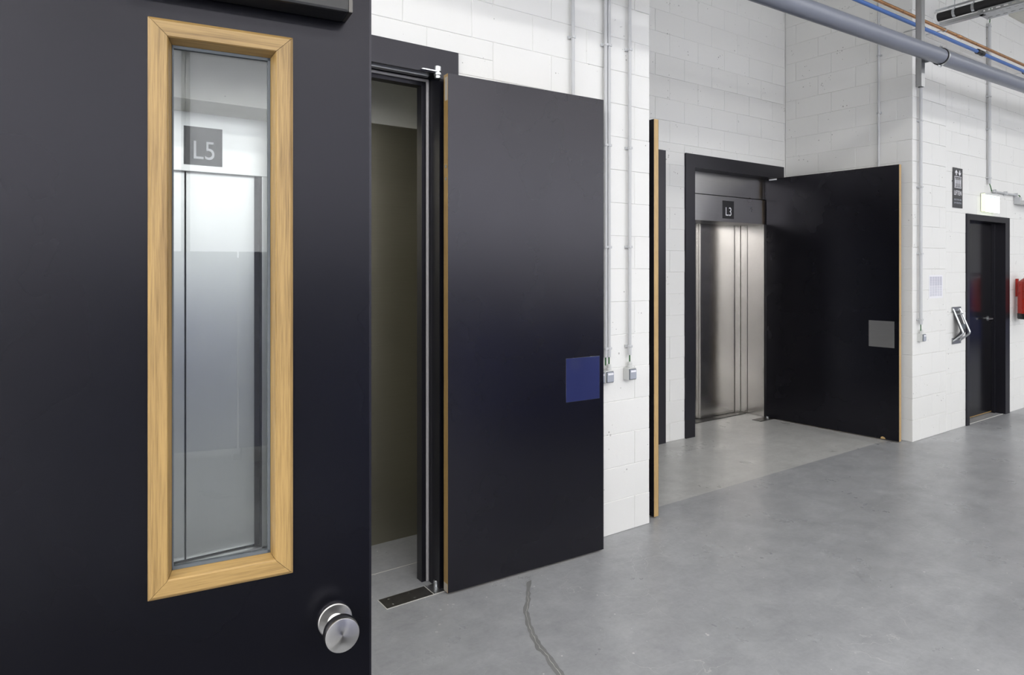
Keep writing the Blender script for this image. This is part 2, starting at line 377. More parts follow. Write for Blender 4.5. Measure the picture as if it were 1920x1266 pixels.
MESHC = {}
def block_mesh(wd, ht):
    key = (round(wd, 3), round(ht, 3))
    if key in MESHC: return MESHC[key]
    g = 0.0011; c = 0.0024; x0, x1, z0, z1 = g, wd - g, g, ht - g
    vs = []
    for (ix, y) in ((c, 0.0), (0, c), (0, 0.03)):
        vs += [(x0 + ix, y, z0 + ix), (x1 - ix, y, z0 + ix), (x1 - ix, y, z1 - ix), (x0 + ix, y, z1 - ix)]
    fs = [(0, 1, 2, 3)]
    for r in (0, 4):
        for k in range(4): fs.append((r + k, r + 4 + k, r + 4 + (k + 1) % 4, r + (k + 1) % 4))
    me = bpy.data.meshes.new('block'); me.from_pydata(vs, [], fs); me.materials.append(PAINT); MESHC[key] = me
    return me
def blocks(parent, x0, x1, z0, z1, zoff, even, odd, holes=(), axis='x', fixed=0.0, pitch=0.393, rows=None):
    """wall face made of single blocks; axis 'x' faces -y at y=fixed, axis 'y' faces -x at x=fixed"""
    n = 0; r0 = int(math.floor((z0 - zoff) / 0.2 + 1e-6)); r1 = int(math.ceil((z1 - zoff) / 0.2 - 1e-6))
    for r in range(r0, r1):
        a0 = max(z0, zoff + r * 0.2); a1 = min(z1, zoff + (r + 1) * 0.2)
        if a1 - a0 < 0.02: continue
        ph = even if r % 2 == 0 else odd
        k = math.floor((x0 - ph) / pitch); e = [x0]
        while True:
            k += 1; q = ph + k * pitch
            if q >= x1 - 0.02: break
            if q > x0 + 0.02: e.append(q)
        e.append(x1)
        for u0, u1 in zip(e, e[1:]):
            parts = [(u0, u1, a0, a1)]
            for (hx0, hx1, hz0, hz1) in holes:
                nxt = []
                for (p0, p1, q0, q1) in parts:
                    if p1 <= hx0 or p0 >= hx1 or q1 <= hz0 or q0 >= hz1: nxt.append((p0, p1, q0, q1)); continue
                    if q1 > hz1: nxt.append((p0, p1, hz1, q1)); q1c = hz1
                    else: q1c = q1
                    if p0 < hx0: nxt.append((p0, hx0, q0, q1c))
                    if p1 > hx1: nxt.append((hx1, p1, q0, q1c))
                parts = nxt
            for (p0, p1, q0, q1) in parts:
                if p1 - p0 < 0.012 or q1 - q0 < 0.012: continue
                o = bpy.data.objects.new('concrete_block', block_mesh(p1 - p0, q1 - q0)); COL.objects.link(o); o.parent = parent
                j = random.uniform(-0.0011, 0.0011)
                if axis == 'x': o.location = (p0, fixed + j, q0)
                else: o.location = (fixed + j, p1, q0); o.rotation_euler = (0, 0, -math.pi / 2)
                n += 1
    return n
RZ = 4.66
# near wall (left of the recess)
w1 = boxes('wall_near', [((XA, 0.004, 0), (0.235, 0.16, HALL_Z)), ((0.235, 0.004, 2.69), (1.745, 0.16, HALL_Z)), ((1.745, 0.004, 0), (3.140, 0.16, HALL_Z))], GROUT)
tag(w1, 'white painted block wall with grey conduits, left of the lift recess', 'wall', kind='structure')
nb = [blocks(w1, 0.6, 3.144, 0, 4.4, 0, 3.013, 3.144, holes=[(0.235, 1.745, -1, 2.70)])]
# the same wall where the open door hides it, and the hall beyond view: joined block faces
bm = bmesh.new()
add_box(bm, (XA, 0.0, 0), (0.233, 0.02, HALL_Z)); add_box(bm, (0.235, 0, 4.4), (3.144, 0.02, HALL_Z)); add_box(bm, (0.235, 0, 2.70), (0.6, 0.02, 4.4))
finish('plaster', bm, PAINT, w1)
# end face of the near wall inside the recess
w1e = box('wall_recess_left', (2.99, 0.16, 0), (3.138, 1.30, HALL_Z), PAINT); tag(w1e, 'white side wall on the left of the lift recess', 'wall', kind='structure')
# recess back wall
w2 = boxes('wall_recess_back', [((3.0, 1.304, 2.69), (6.75, 1.44, HALL_Z)), ((3.0, 1.304, 0), (3.17, 1.44, 2.69)), ((4.713, 1.304, 0), (4.989, 1.42, 2.69)), ((6.56, 1.304, 0), (6.75, 1.44, 2.69))], GROUT)
tag(w2, 'white painted block wall at the back of the lift recess', 'wall', kind='structure')
nb.append(blocks(w2, 3.144, 6.603, 0, RZ, -0.03, 5.180, 4.985, holes=[(3.17, 4.713, -1, 2.69), (4.989, 6.56, -1, 2.69)], fixed=1.30, pitch=0.397))
# recess right side wall
w4 = box('wall_recess_right', (6.607, 0.03, 0), (6.75, 1.30, HALL_Z), GROUT)
tag(w4, 'greyer painted block wall on the right side of the lift recess', 'wall', kind='structure')
nb.append(blocks(w4, 0.0, 1.30, 0, RZ, 0, 0.0, 0.14, axis='y', fixed=6.603, pitch=0.391))
# far wall (right of the recess)
D5 = (7.738, 8.836, -1, 2.165)
w3 = boxes('wall_far', [((6.609, 0.006, 0), (7.738, 0.16, HALL_Z)), ((7.738, 0.006, 2.15), (8.836, 0.16, HALL_Z)), ((8.836, 0.006, 0), (XB, 0.16, HALL_Z))], GROUT)
tag(w3, 'bright white painted block wall right of the recess, with the far door', 'wall', kind='structure')
nb.append(blocks(w3, 6.603, 7.287, 0, 4.9, 0, 6.757, 6.99, pitch=0.39))
nb.append(blocks(w3, 7.293, 10.2, 0, 4.9, -0.035, 7.42, 7.61, holes=[D5], fixed=0.002, pitch=0.39))
bm = bmesh.new(); add_box(bm, (10.2, 0.0, 0), (XB, 0.02, HALL_Z)); add_box(bm, (6.603, 0.0, 4.9), (10.2, 0.02, HALL_Z)); finish('plaster', bm, PAINT, w3)
print('blocks', nb)
rc = box('ceiling_recess', (3.144, 0.0, RZ), (6.603, 1.30, HALL_Z), CONC); tag(rc, 'concrete soffit over the lift recess', 'ceiling', kind='structure')
for nm, a, b, lb in (('wall_opposite', (XA, YB - 0.2, 0), (XB, YB, HALL_Z), 'plain wall on the opposite side of the hall'),
                     ('wall_end', (XB, YB, 0), (XB + 0.2, 0.1, HALL_Z), 'plain wall closing the far end of the hall'),
                     ('wall_start', (XA - 0.2, YB, 0), (XA, 0.1, HALL_Z), 'plain wall closing the near end of the hall')):
    tag(box(nm, a, b, HALLW), lb, 'wall', kind='structure')
# wall stub carrying the near door
stub = boxes('wall_near_left', [((-2.1, -1.80, 0), (-0.60, -1.66, 2.6))], PAINT)
tag(stub, 'white wall stub that carries the nearest open door', 'wall', kind='structure')

# ------------------------------------------------------------------ frames of the lift fronts
def frame(name, x0, x1, zt, y, jw, hw, label, jwr=None, depth=0.16, proud=0.015):
    jwr = jwr or jw
    e = empty(name, ((x0 + x1) / 2, y, 0)); tag(e, label, 'door frame', kind='structure'); cx = (x0 + x1) / 2
    ax, bx = x0 - cx, x1 - cx; yb = depth
    p = -proud
    def pr(nm, poly): return prism(nm, poly, p, 0.004, FRAMEM, e)
    pr('jamb', [(ax, 0), (ax + jw, 0), (ax + jw, zt - hw), (ax, zt)])
    pr('jamb', [(bx - jwr, 0), (bx, 0), (bx, zt), (bx - jwr, zt - hw)])
    pr('header', [(ax, zt), (ax + jw, zt - hw), (bx - jwr, zt - hw), (bx, zt)])
    box('reveal', (ax + jw - 0.012, 0.004, 0), (ax + jw, yb, zt - hw), FRAMEM, e)
    box('reveal', (bx - jwr, 0.004, 0), (bx - jwr + 0.012, yb, zt - hw), FRAMEM, e)
    box('reveal', (ax + jw, 0.004, zt - hw), (bx - jwr, yb, zt - hw + 0.012), FRAMEM, e)
    return e, cx
e, cx = frame('trim_1', 0.235, 1.745, 2.698, 0.0, 0.10, 0.125, 'black lacquered frame of the nearest lift opening, behind the open doors', jwr=0.11)
box('door_stop', (1.598 - cx, 0.105, 0), (1.635 - cx, 0.158, 2.573), FRAMEM, e, 0.001)
box('door_stop', (0.335 - cx, 0.105, 2.535), (1.598 - cx, 0.158, 2.573), FRAMEM, e, 0.001)
tube('seal', [(1.627 - cx, 0.097, 0.004), (1.627 - cx, 0.097, 2.56)], 0.008, SEAL, e, 10)
tube('seal', [(0.34 - cx, 0.097, 2.563), (1.63 - cx, 0.097, 2.563)], 0.008, SEAL, e, 10)
box('hinge_rail', (0.9 - cx, 0.030, 2.566), (1.60 - cx, 0.062, 2.574), GALV, e)
frame('trim_2', 3.17, 4.713, 2.69, 1.30, 0.13, 0.13, 'black lift frame mostly hidden behind the edge-on door')
frame('trim_3', 4.989, 6.56, 2.695, 1.30, 0.13, 0.128, 'black lacquered frame around the lift marked L3')
# nearest lift: niche walls, concrete shaft front, cladding
for nm, a, b in (('wall_shaft_front', (0.1, 0.684, 2.445), (2.3, 0.99, 2.95)), ('wall_shaft_left', (-0.3, 0.16, 0), (0.1, 1.3, 2.95)), ('wall_shaft_right', (2.3, 0.16, 0), (2.45, 1.3, 2.95)),
                 ('wall_shaft_pier', (1.122, 0.692, 0), (2.3, 1.3, 2.445)), ('wall_shaft_end', (0.1, 1.3, 0), (2.3, 1.4, 2.95)), ('ceiling_shaft', (0.1, 0.16, 2.95), (2.3, 1.3, 3.1))):
    tag(box(nm, a, b, CONC), 'raw concrete shaft wall inside the nearest lift opening', 'wall', kind='structure')

# ------------------------------------------------------------------ lift entrances
e = empty('lift_entrance', (0.7, 1.0, 0)); tag(e, 'lift front marked L5 with white fascia, seen through the door window', 'lift door')
box('fascia', (-0.44, -0.005, 2.128), (0.415, 0.02, 2.60), STEELF, e, 0.002)
box('door_leaf', (-0.44, 0.045, 0.02), (-0.054, 0.075, 2.16), STEEL, e, 0.002)
box('door_leaf', (-0.047, 0.045, 0.02), (0.312, 0.075, 2.16), STEEL, e, 0.002)
box('door_seal', (0.312, 0.05, 0.0), (0.342, 0.08, 2.16), BLKRUB, e)
box('jamb', (0.342, 0.0, 0.0), (0.418, 0.05, 2.128), STEEL, e, 0.002)
box('sill', (-0.44, 0.0, 0.0), (0.40, 0.045, 0.012), GALV, e)
pc = box('wall_panel', (1.112, 0.680, 0), (2.29, 0.690, 2.444), STEELO); tag(pc, 'dull steel wall panel with its dark reflection put into the colour, beside the nearest lift, under raw concrete', 'wall panel')
box('back_panel', (-0.46, 0.09, 0), (0.42, 0.10, 2.44), BLKPL, e)
def lift(x0, label, y=1.42):
    e = empty('lift_entrance', (x0 + 0.655, y, 0)); tag(e, label, 'lift door'); a, b = -0.655 + 0.0, 0.645
    box('upper_panel', (a, 0.012, 2.350), (b + 0.003, 0.03, 2.60), STEELD, e)
    box('fascia', (a, -0.004, 2.082), (b, 0.012, 2.340), STEELD, e, 0.0015)
    box('fascia_return', (a, 0.012, 2.082), (b, 0.36, 2.086), STEELD, e)
    box('door_leaf', (a, 0.335, 0.012), (-0.045, 0.36, 2.2), STEELW, e, 0.002)
    box('door_leaf', (-0.037, 0.315, 0.012), (0.535, 0.34, 2.2), STEELW, e, 0.002)
    box('closing_edge', (-0.045, 0.305, 0.012), (-0.018, 0.335, 2.2), STEELW, e, 0.003)
    box('architrave', (0.538, 0.306, 0.004), (0.632, 0.34, 2.2), STEELW, e, 0.004)
    box('side_return', (0.640, 0.012, 0.002), (0.652, 0.215, 2.083), STEELW, e, 0.001)
    box('side_return', (0.636, 0.219, 0.002), (0.650, 0.303, 2.083), STEELW, e, 0.003)  # strip built in as the mirror image of the architrave
    box('sill', (a, 0.225, 0.0), (0.62, 0.31, 0.008), DKPLATE, e)
    box('shaft_panel', (a - 0.02, 0.37, 0), (b + 0.03, 0.40, 2.7), BLKPL, e)
    return e
lift(5.777 - 0.655, 'stainless lift doors under the fascia marked L3')
lift(3.96 - 0.655, 'stainless lift doors hidden behind the edge-on black door')
for nm, a, b in (('wall_shaft_rear', (3.15, 1.835, 0), (6.6, 1.95, 2.75)), ('wall_shaft_top', (3.1, 1.442, 2.72), (6.6, 1.83, 2.9)), ('wall_shaft_mid', (4.67, 1.44, 0), (5.09, 1.83, 2.72)), ('wall_shaft_side', (6.46, 1.44, 0), (6.6, 1.83, 2.72))):
    tag(box(nm, a, b, CONC), 'dark concrete shaft wall behind the recessed lift doors', 'wall', kind='structure')

def lift_sign(name, x0, x1, z0, z1, y, mat, txt, label):
    s = box(name, (x0, y - 0.003, z0), (x1, y, z1), mat); tag(s, label, 'sign')
    h = z1 - z0
    t = text('lettering', txt, h * 0.685, ((x0 + x1) / 2 + 0.003, y - 0.0036, z0 + 0.165 * h), SIGNW, s, 0.86, ext=0.0004)
    return s
lift_sign('lift_sign', 5.695, 5.876, 2.116, 2.298, 1.416, SIGNB, 'L3', 'black square sign reading L3 on the steel lift fascia')
lift_sign('lift_sign', 0.634, 0.828, 2.163, 2.370, 0.995, SIGNG, 'L5', 'charcoal square sign reading L5 seen through the door window')

# ------------------------------------------------------------------ doors
def leaf(name, loc, d, W, H, T, label, facemat=BLACK, coremat=OAKE, z0=0.01):
    e = empty(name, (loc[0], loc[1], 0), math.atan2(d[1], d[0])); tag(e, label, 'door', kind='structure')
    box('core', (0, 0.0018, z0), (W, T - 0.0018, H), coremat, e, 0.001)
    box('face_panel', (0.0008, 0, z0 + 0.0008), (W - 0.0008, 0.0019, H - 0.0008), facemat, e)
    box('face_panel', (0.0008, T - 0.0019, z0 + 0.0008), (W - 0.0008, T, H - 0.0008), facemat, e)
    return e
# door 2 : open flat in front of the near wall
d2 = leaf('door_1', (1.639, -0.093), (0.99866, -0.05181), 0.984, 2.560, 0.048, 'tall black door with oak edge, folded back against the conduit wall')
box('push_plate', (0.7174, -0.0015, 0.870), (0.953, 0.0, 1.110), STEELP, d2, 0.0004)
for z in (2.105, 2.045):
    s = lathe('screw', [(0, 0.001), (0.0075, 0.001), (0.009, 0.0), (0.009, -0.002)], (0.0, 0.024, z), (-1, 0, 0), ZINC, d2, 20, False)
box('filler_patch', (-0.0006, 0.004, 2.43), (0.001, 0.034, 2.545), TAPE, d2)
box('filler_patch', (-0.0006, 0.004, 0.012), (0.001, 0.044, 0.052), TAPE, d2)
# door 3 : open at the recess
d3 = leaf('door_2', (6.397, 1.388), (0.053975, -0.99854), 1.334, 2.563, 0.046, 'tall black door with square steel plate standing open beside lift L3', coremat=OAKL)
box('push_plate', (1.064, -0.0015, 0.868), (1.2928, 0.0, 1.114), STEELG, d3, 0.0004)
box('type_label', (0.03, -0.0008, 2.545), (0.12, 0.0, 2.560), PAPER, d3)
prism('oak_chip', [(1.17, 0.012), (1.215, 0.012), (1.21, 0.026), (1.19, 0.034), (1.175, 0.028)], -0.0006, 0.001, OAKL, d3)
# door 4 : edge-on
d4 = leaf('door_3', (3.236, 1.285), (-0.0107, -0.99994), 1.248, 2.562, 0.043, 'black door seen edge-on showing a narrow oak edge at the recess corner', coremat=OAKL)
# pivots of door 2
pv = empty('door_pivot', (1.626, -0.012, 2.578)); tag(pv, 'zinc top pivot arm joining frame and the folded back door', 'hinge')
prism('arm', [(-0.10, 0.0), (0.0, 0.0), (0.0, 0.006), (-0.09, 0.006)], -0.018, 0.014, ZINC, pv)
lathe('pin_cap', [(0.0, 0.032), (0.0165, 0.032), (0.0185, 0.030), (0.0185, 0.0065)], (0, 0, 0), (0, 0, 1), ZINC, pv, 28)
lathe('pin_cap', [(0.019, -0.001), (0.019, -0.012), (0.0155, -0.016), (0.0155, -0.028), (0, -0.028)], (0, 0, 0), (0, 0, 1), ZINC, pv, 28)
fp = empty('floor_pivot', (1.34, 0.006, 0)); tag(fp, 'dark floor closer plate let into the concrete below the nearest door', 'floor plate')
box('trim_edge', (-0.004, -0.054, 0.0), (0.31, 0.054, 0.0015), WHITEL, fp)
box('cover_plate', (0.0, -0.050, 0.0), (0.245, 0.050, 0.003), DKPLATE, fp)
box('pivot_plate', (0.250, -0.050, 0.0), (0.31, 0.050, 0.0028), GALV, fp)
for sx, sy in ((0.045, -0.028), (0.045, 0.028), (0.155, -0.028), (0.155, 0.028)):
    lathe('screw', [(0, 0.0035), (0.006, 0.0035), (0.007, 0.003)], (sx, sy, 0), (0, 0, 1), ZINC, fp, 16, False)
lathe('pivot_cup', [(0.016, 0.0), (0.0165, 0.002), (0.0165, 0.03), (0.0155, 0.032), (0.011, 0.032), (0.009, 0.026), (0, 0.026)], (0.302, 0.02, 0), (0, 0, 1), ZINC, fp, 28)
fp2 = empty('floor_pivot', (6.19, 1.31, 0)); tag(fp2, 'dark floor closer plate beside the L3 lift doors', 'floor plate')
box('cover_plate', (0.0, 0, 0), (0.24, 0.11, 0.003), DKPLATE, fp2)
lathe('pivot_cup', [(0.013, 0), (0.013, 0.02), (0, 0.02)], (0.20, 0.06, 0.002), (0, 0, 1), ZINC, fp2, 20)

# door 1 : the near door with the vision panel
W1D = 0.96
A1 = math.atan2(-0.1358, 0.99074)
d1 = empty('door_4', (0.4325 - W1D * 0.99074, -1.9741 + W1D * 0.1358, 0), A1)
tag(d1, 'nearest black door with oak-framed window and round steel knob', 'door', kind='structure')
T1 = 0.05; U = lambda u: u + W1D
# opening
ou0, ou1, oz0, oz1 = U(-0.2990), U(-0.1340), 1.160, 1.931
bm = bmesh.new()
ztop = 2.08
for a, b in (((0, 0, 0.01), (ou0, T1, ztop)), ((ou1, 0, 0.01), (W1D - 0.004, T1, ztop)), ((ou0, 0, 0.01), (ou1, T1, oz0)), ((ou0, 0, oz1), (ou1, T1, ztop))): add_box(bm, a, b)
bmesh.ops.remove_doubles(bm, verts=bm.verts, dist=1e-5)
finish('core', bm, BLACK_NEAR, d1)
box('edge_strip', (W1D - 0.004, 0.001, 0.01), (W1D, T1 - 0.001, ztop), FRAMEM, d1, 0.001)
# oak casing : four mitred pieces with splayed reveal
def casing(side, mat):
    o = (U(-0.3132), U(-0.1218), 1.1450, 1.9460)      # outer
    lf = -0.010; ins = 0.0245; sp = 0.030; gd = 0.012; och = 0.004
    def ring(k, y):
        return [(o[0] + k, y, o[2] + k), (o[1] - k, y, o[2] + k), (o[1] - k, y, o[3] - k), (o[0] + k, y, o[3] - k)]
    rings = [ring(0, -0.0005), ring(0, lf + och * 0.8), ring(och, lf), ring(ins - 0.001, lf), ring(ins + 0.0005, lf + 0.002), ring(sp, gd), ring(sp, gd + 0.008), ring(0.016, gd + 0.008), ring(0.016, -0.0005)]
    i = {'bottom': 0, 'right': 1, 'top': 2, 'left': 3}[side]; j = (i + 1) % 4
    bm = bmesh.new(); A = [bm.verts.new(r[i]) for r in rings]; B = [bm.verts.new(r[j]) for r in rings]; n = len(rings)
    for k in range(n): bm.faces.new((A[k], A[(k + 1) % n], B[(k + 1) % n], B[k]))
    bm.faces.new(A); bm.faces.new(B[::-1])
    dv = (Vector(rings[0][j]) - Vector(rings[0][i])).normalized() * 0.00035
    for v in A: v.co += dv
    for v in B: v.co -= dv
    return bm
wf = empty('window_frame'); wf.parent = d1
for s, m in (('left', OAKZ), ('right', OAKZ), ('top', OAKX), ('bottom', OAKX)):
    finish({'left': 'stile', 'right': 'stile', 'top': 'rail', 'bottom': 'rail'}[s], casing(s, m), m, wf)
gi0, gi1, gz0, gz1 = U(-0.3132) + 0.030, U(-0.1218) - 0.030, 1.175, 1.916
gsk = 0.0035
boxes('glazing_seal', [((gi0, 0.010, gz0), (gi0 + gsk * 0.6, 0.019, gz1)), ((gi1 - gsk, 0.010, gz0), (gi1, 0.019, gz1)), ((gi0, 0.010, gz0), (gi1, 0.019, gz0 + gsk * 1.3)), ((gi0, 0.010, gz1 - gsk * 1.2), (gi1, 0.019, gz1))], GLAZ, d1)
box('window_pane', (gi0 + 0.001, 0.0135, gz0 + 0.001), (gi1 - 0.001, 0.0185, gz1 - 0.001), GLASS, d1)
boxes('back_bead', [((ou0 - 0.005, T1, oz0 - 0.012), (ou0 + 0.016, T1 + 0.008, oz1 + 0.012)), ((ou1 - 0.016, T1, oz0 - 0.012), (ou1 + 0.005, T1 + 0.008, oz1 + 0.012)), ((ou0 + 0.016, T1, oz0 - 0.012), (ou1 - 0.016, T1 + 0.008, oz0 + 0.004)), ((ou0 + 0.016, T1, oz1 - 0.004), (ou1 - 0.016, T1 + 0.008, oz1 + 0.012))], OAKZ, d1)
# knob
kx, kz = U(-0.0585), 1.057
kn = empty('door_knob', (kx, 0, kz)); kn.parent = d1; kn.rotation_euler = (math.radians(90), 0, 0)
kn['label'] = 'round brushed stainless knob'
lathe('rose', [(0.0262, -0.0005), (0.0262, 0.0050), (0.0248, 0.0065), (0.0242, 0.0065), (0.013, 0.0085), (0.010, 0.012)], (0, 0, 0), (0, 0, 1), STEELK, kn, 64)
lathe('knob', [(0.0095, 0.010), (0.0095, 0.020), (0.0115, 0.027), (0.019, 0.0325), (0.0245, 0.036), (0.0258, 0.0385), (0.0258, 0.0505), (0.0248, 0.0525), (0.0244, 0.0527), (0.0, 0.0527)], (0, 0, 0), (0, 0, 1), STEELK, kn, 64)
# closer
cl = box('door_closer', (U(-0.34), -0.046, 1.984), (U(-0.047), 0, 2.044), BLKPL, d1, 0.004)
box('end_cap', (U(-0.047), -0.044, 1.985), (U(-0.041), 0, 2.043), DKPLATE, cl, 0.001)
lathe('hinge_barrel', [(0.01, 0.2), (0.01, 0.32)], (-0.008, 0.0, 0), (0, 0, 1), ZINC, d1, 16)
lathe('hinge_barrel', [(0.01, 1.75), (0.01, 1.87)], (-0.008, 0.0, 0), (0, 0, 1), ZINC, d1, 16)
jm = boxes('trim_4', [((-0.60, -1.88, 0), (-0.535, -1.70, 2.12))], FRAMEM); tag(jm, 'black jamb on which the nearest door hangs', 'door frame', kind='structure')

# door 5 : far door
e, cx5 = frame('trim_5', 7.738, 8.836, 2.166, 0.0, 0.062, 0.062, 'black steel frame of the far door under the exit light', jwr=0.118, depth=0.165, proud=0.012)
d5 = empty('door_5', (7.80, 0.11, 0)); tag(d5, 'glossy black far door with lever handle under the exit light', 'door', kind='structure')
box('face_panel', (0.001, 0.0, 0.022), (0.916, 0.04, 2.103), GLOSSB, d5, 0.001)
box('bottom_edge', (0.001, 0.002, 0.012), (0.916, 0.04, 0.022), OAKE, d5)
box('rebate_strip', (0.880, -0.03, 0.0), (0.9165, 0.0, 2.103), FRAMEM, d5, 0.001)
box('threshold', (0.0, -0.10, 0.0), (0.916, -0.094, 0.0025), WHITEL, d5)
h = empty('lever_handle', (0.775, 0, 1.055)); h.parent = d5; h['label'] = 'chrome lever handle'
lathe('rose', [(0.026, 0.0), (0.026, 0.007), (0.01, 0.008)], (0, 0, 0), (0, -1, 0), ZINC, h, 28)
tube('lever', rounded([(0, 0, 0), (0, -0.05, 0), (-0.13, -0.052, 0)], 0.015), 0.0095, ZINC, h)
dk = box('wall_behind_far_door', (7.6, 0.3, 0), (9.0, 0.35, 2.3), CONC); tag(dk, 'dark wall behind the far door', 'wall', kind='structure')

# ------------------------------------------------------------------ conduits and switches
def add_clip(parent, xs, y, z, r, n, axis='x'):
    bm = bmesh.new(); a, b = xs
    if axis == 'x':
        add_box(bm, (a - r - 0.012, -0.0005, z - 0.008), (b + r + 0.012, -0.012, z + 0.008), 0.0012)
        for x in (a, b):
            add_box(bm, (x - r - 0.0025, -0.006, z - 0.007), (x + r + 0.0025, y - r - 0.0035, z + 0.007), 0.002)
            if a == b: break
    else:
        add_box(bm, (-0.0005, a - r - 0.012, z - 0.008), (-0.012, b + r + 0.012, z + 0.008), 0.0012)
        add_box(bm, (-0.006, a - r - 0.0025, z - 0.007), (y - r - 0.0035, a + r + 0.0025, z + 0.007), 0.002)
    return finish('conduit_clip', bm, CONDUIT, parent, smooth=True)
def conduit(x, z0, z1, clips, label, r=0.0103, yc=-0.023, cable=None, double=None, wall_y=0.0, group=None):
    e = empty('conduit', (x, wall_y, z0)); tag(e, label, 'conduit', group)
    xs = [0.0] if double is None else [0.0, double]
    for i, q in enumerate(xs):
        tube('tube', [(q, yc, 0), (q, yc, z1 - z0)], r, CONDUIT, e, 16)
        if cable:
            lathe('end_sleeve', [(r * 0.55, -0.028), (r * 1.08, -0.026), (r * 1.16, 0.0), (r * 1.16, 0.03), (r * 1.02, 0.032)], (q, yc, 0), (0, 0, 1), CONDUIT, e, 20)
            tube('cable', [(q, yc, -cable), (q, yc, 0)], 0.0045, GREENC, e, 10)
    for c in clips:
        add_clip(e, (0.0, xs[-1]), yc, c - z0, r, len(xs))
    return e
def wall_switch(x, ztop, label, wy=0.0, W=0.066, H=0.074, D=0.046, gx=0.0):
    e = empty('wall_switch', (x, wy, ztop - H)); tag(e, label, 'switch', 'surface mounted light switches')
    box('housing', (-W / 2, -D, 0), (W / 2, -0.0005, H), SWBOX, e, 0.004)
    box('rocker_frame', (-W / 2 + 0.005, -D - 0.004, 0.005), (W / 2 - 0.005, -D + 0.001, H - 0.005), GLAZ, e, 0.001)
    rk = box('rocker', (-W / 2 + 0.007, -D - 0.010, 0.009), (W / 2 - 0.007, -D - 0.003, H - 0.008), SWROCK, e, 0.002)
    box('name_strip', (-W / 2 + 0.012, -D - 0.0108, H - 0.024), (W / 2 - 0.012, -D - 0.0098, H - 0.013), SIGNW, rk)
    lathe('cable_gland', [(0.0145, -0.004), (0.0145, 0.012), (0.0125, 0.014), (0.0125, 0.016), (0.0135, 0.018), (0.0125, 0.034), (0.009, 0.037)], (gx, -0.023, H), (0, 0, 1), SWBOX, e, 24)
    return e
cz = [2.93, 2.335, 1.73, 1.128]
conduit(2.496, 1.06, 4.6, [2.925, 2.33, 1.73, 1.128], 'single grey conduit running down behind the top of the folded back door')
conduit(2.7485, 1.103, 4.6, [3.53] + cz, 'pair of parallel grey conduits just right of the folded back door', cable=0.075, double=0.0275)
conduit(2.947, 1.103, 4.6, [3.53, 2.937, 2.337, 1.735, 1.130], 'lone grey conduit nearest the recess corner, ending above a switch', cable=0.075)
wall_switch(2.688, 0.998, 'grey switch half hidden behind the folded back door edge', gx=0.018)
wall_switch(2.760, 0.998, 'grey wall switch just right of the folded back door', gx=0.016)
wall_switch(2.947, 0.999, 'rightmost grey wall switch near the recess corner with shadow below')
conduit(6.702, 1.112, 4.9, [3.58, 2.977, 2.361, 1.742, 1.128], 'grey conduit on the far wall beside the corner, above a switch', r=0.0145, yc=-0.027, cable=0.085)
wall_switch(6.722, 0.999, 'grey wall switch on the far wall beside the recess corner')
cg = conduit(8.250, 2.505, 4.21, [4.177, 3.433, 3.085, 2.568], 'twin grey conduits dropping to the lit exit sign', r=0.0095, double=0.021)
tube('cable', rounded([(0.02, -0.02, 1.70), (0.02, -0.03, 1.85), (0.03, -0.04, 1.98)], 0.03), 0.005, GREENC, cg, 8)
tube('cable', rounded([(0.02, -0.02, 0.0), (0.015, -0.035, -0.05), (0.03, -0.035, -0.08)], 0.02), 0.005, GREENC, cg, 8)
# conduit on the recess side wall
e = empty('conduit', (6.603, 0.297, 2.3)); tag(e, 'grey conduit on the recess side wall above the open door', 'conduit')
tube('tube', [(-0.022, 0, 0), (-0.022, 0, 2.3)], 0.0103, CONDUIT, e, 16)
for c in (3.645, 3.094, 2.45, 4.2): add_clip(e, (0, 0), -0.022, c - 2.3, 0.0103, 1, 'y')
# level conduit by the exit sign
e = empty('conduit', (8.36, 0, 2.43)); tag(e, 'short level grey conduit running right from the exit sign', 'conduit')
tube('tube', [(0.0, -0.022, 0), (0.66, -0.022, 0)], 0.0103, CONDUIT, e, 16)
for q in (0.04, 0.34, 0.63): box('conduit_clip', (q - 0.008, -0.0005, -0.022), (q + 0.008, -0.036, 0.022), CONDUIT, e, 0.002)
tube('cable', rounded([(0.66, -0.022, 0), (0.70, -0.03, 0.0), (0.72, -0.03, -0.022)], 0.02), 0.006, GREENC, e, 8)
e = empty('batten_light', (8.98, 0, 2.33)); tag(e, 'pale wall-mounted batten at the right edge beyond the exit sign', 'batten')
box('bracket', (0.0, -0.06, 0.0), (0.06, -0.0005, 0.075), CONDUIT, e, 0.002)
box('body', (0.01, -0.10, -0.005), (1.2, -0.03, 0.035), SWBOX, e, 0.003)

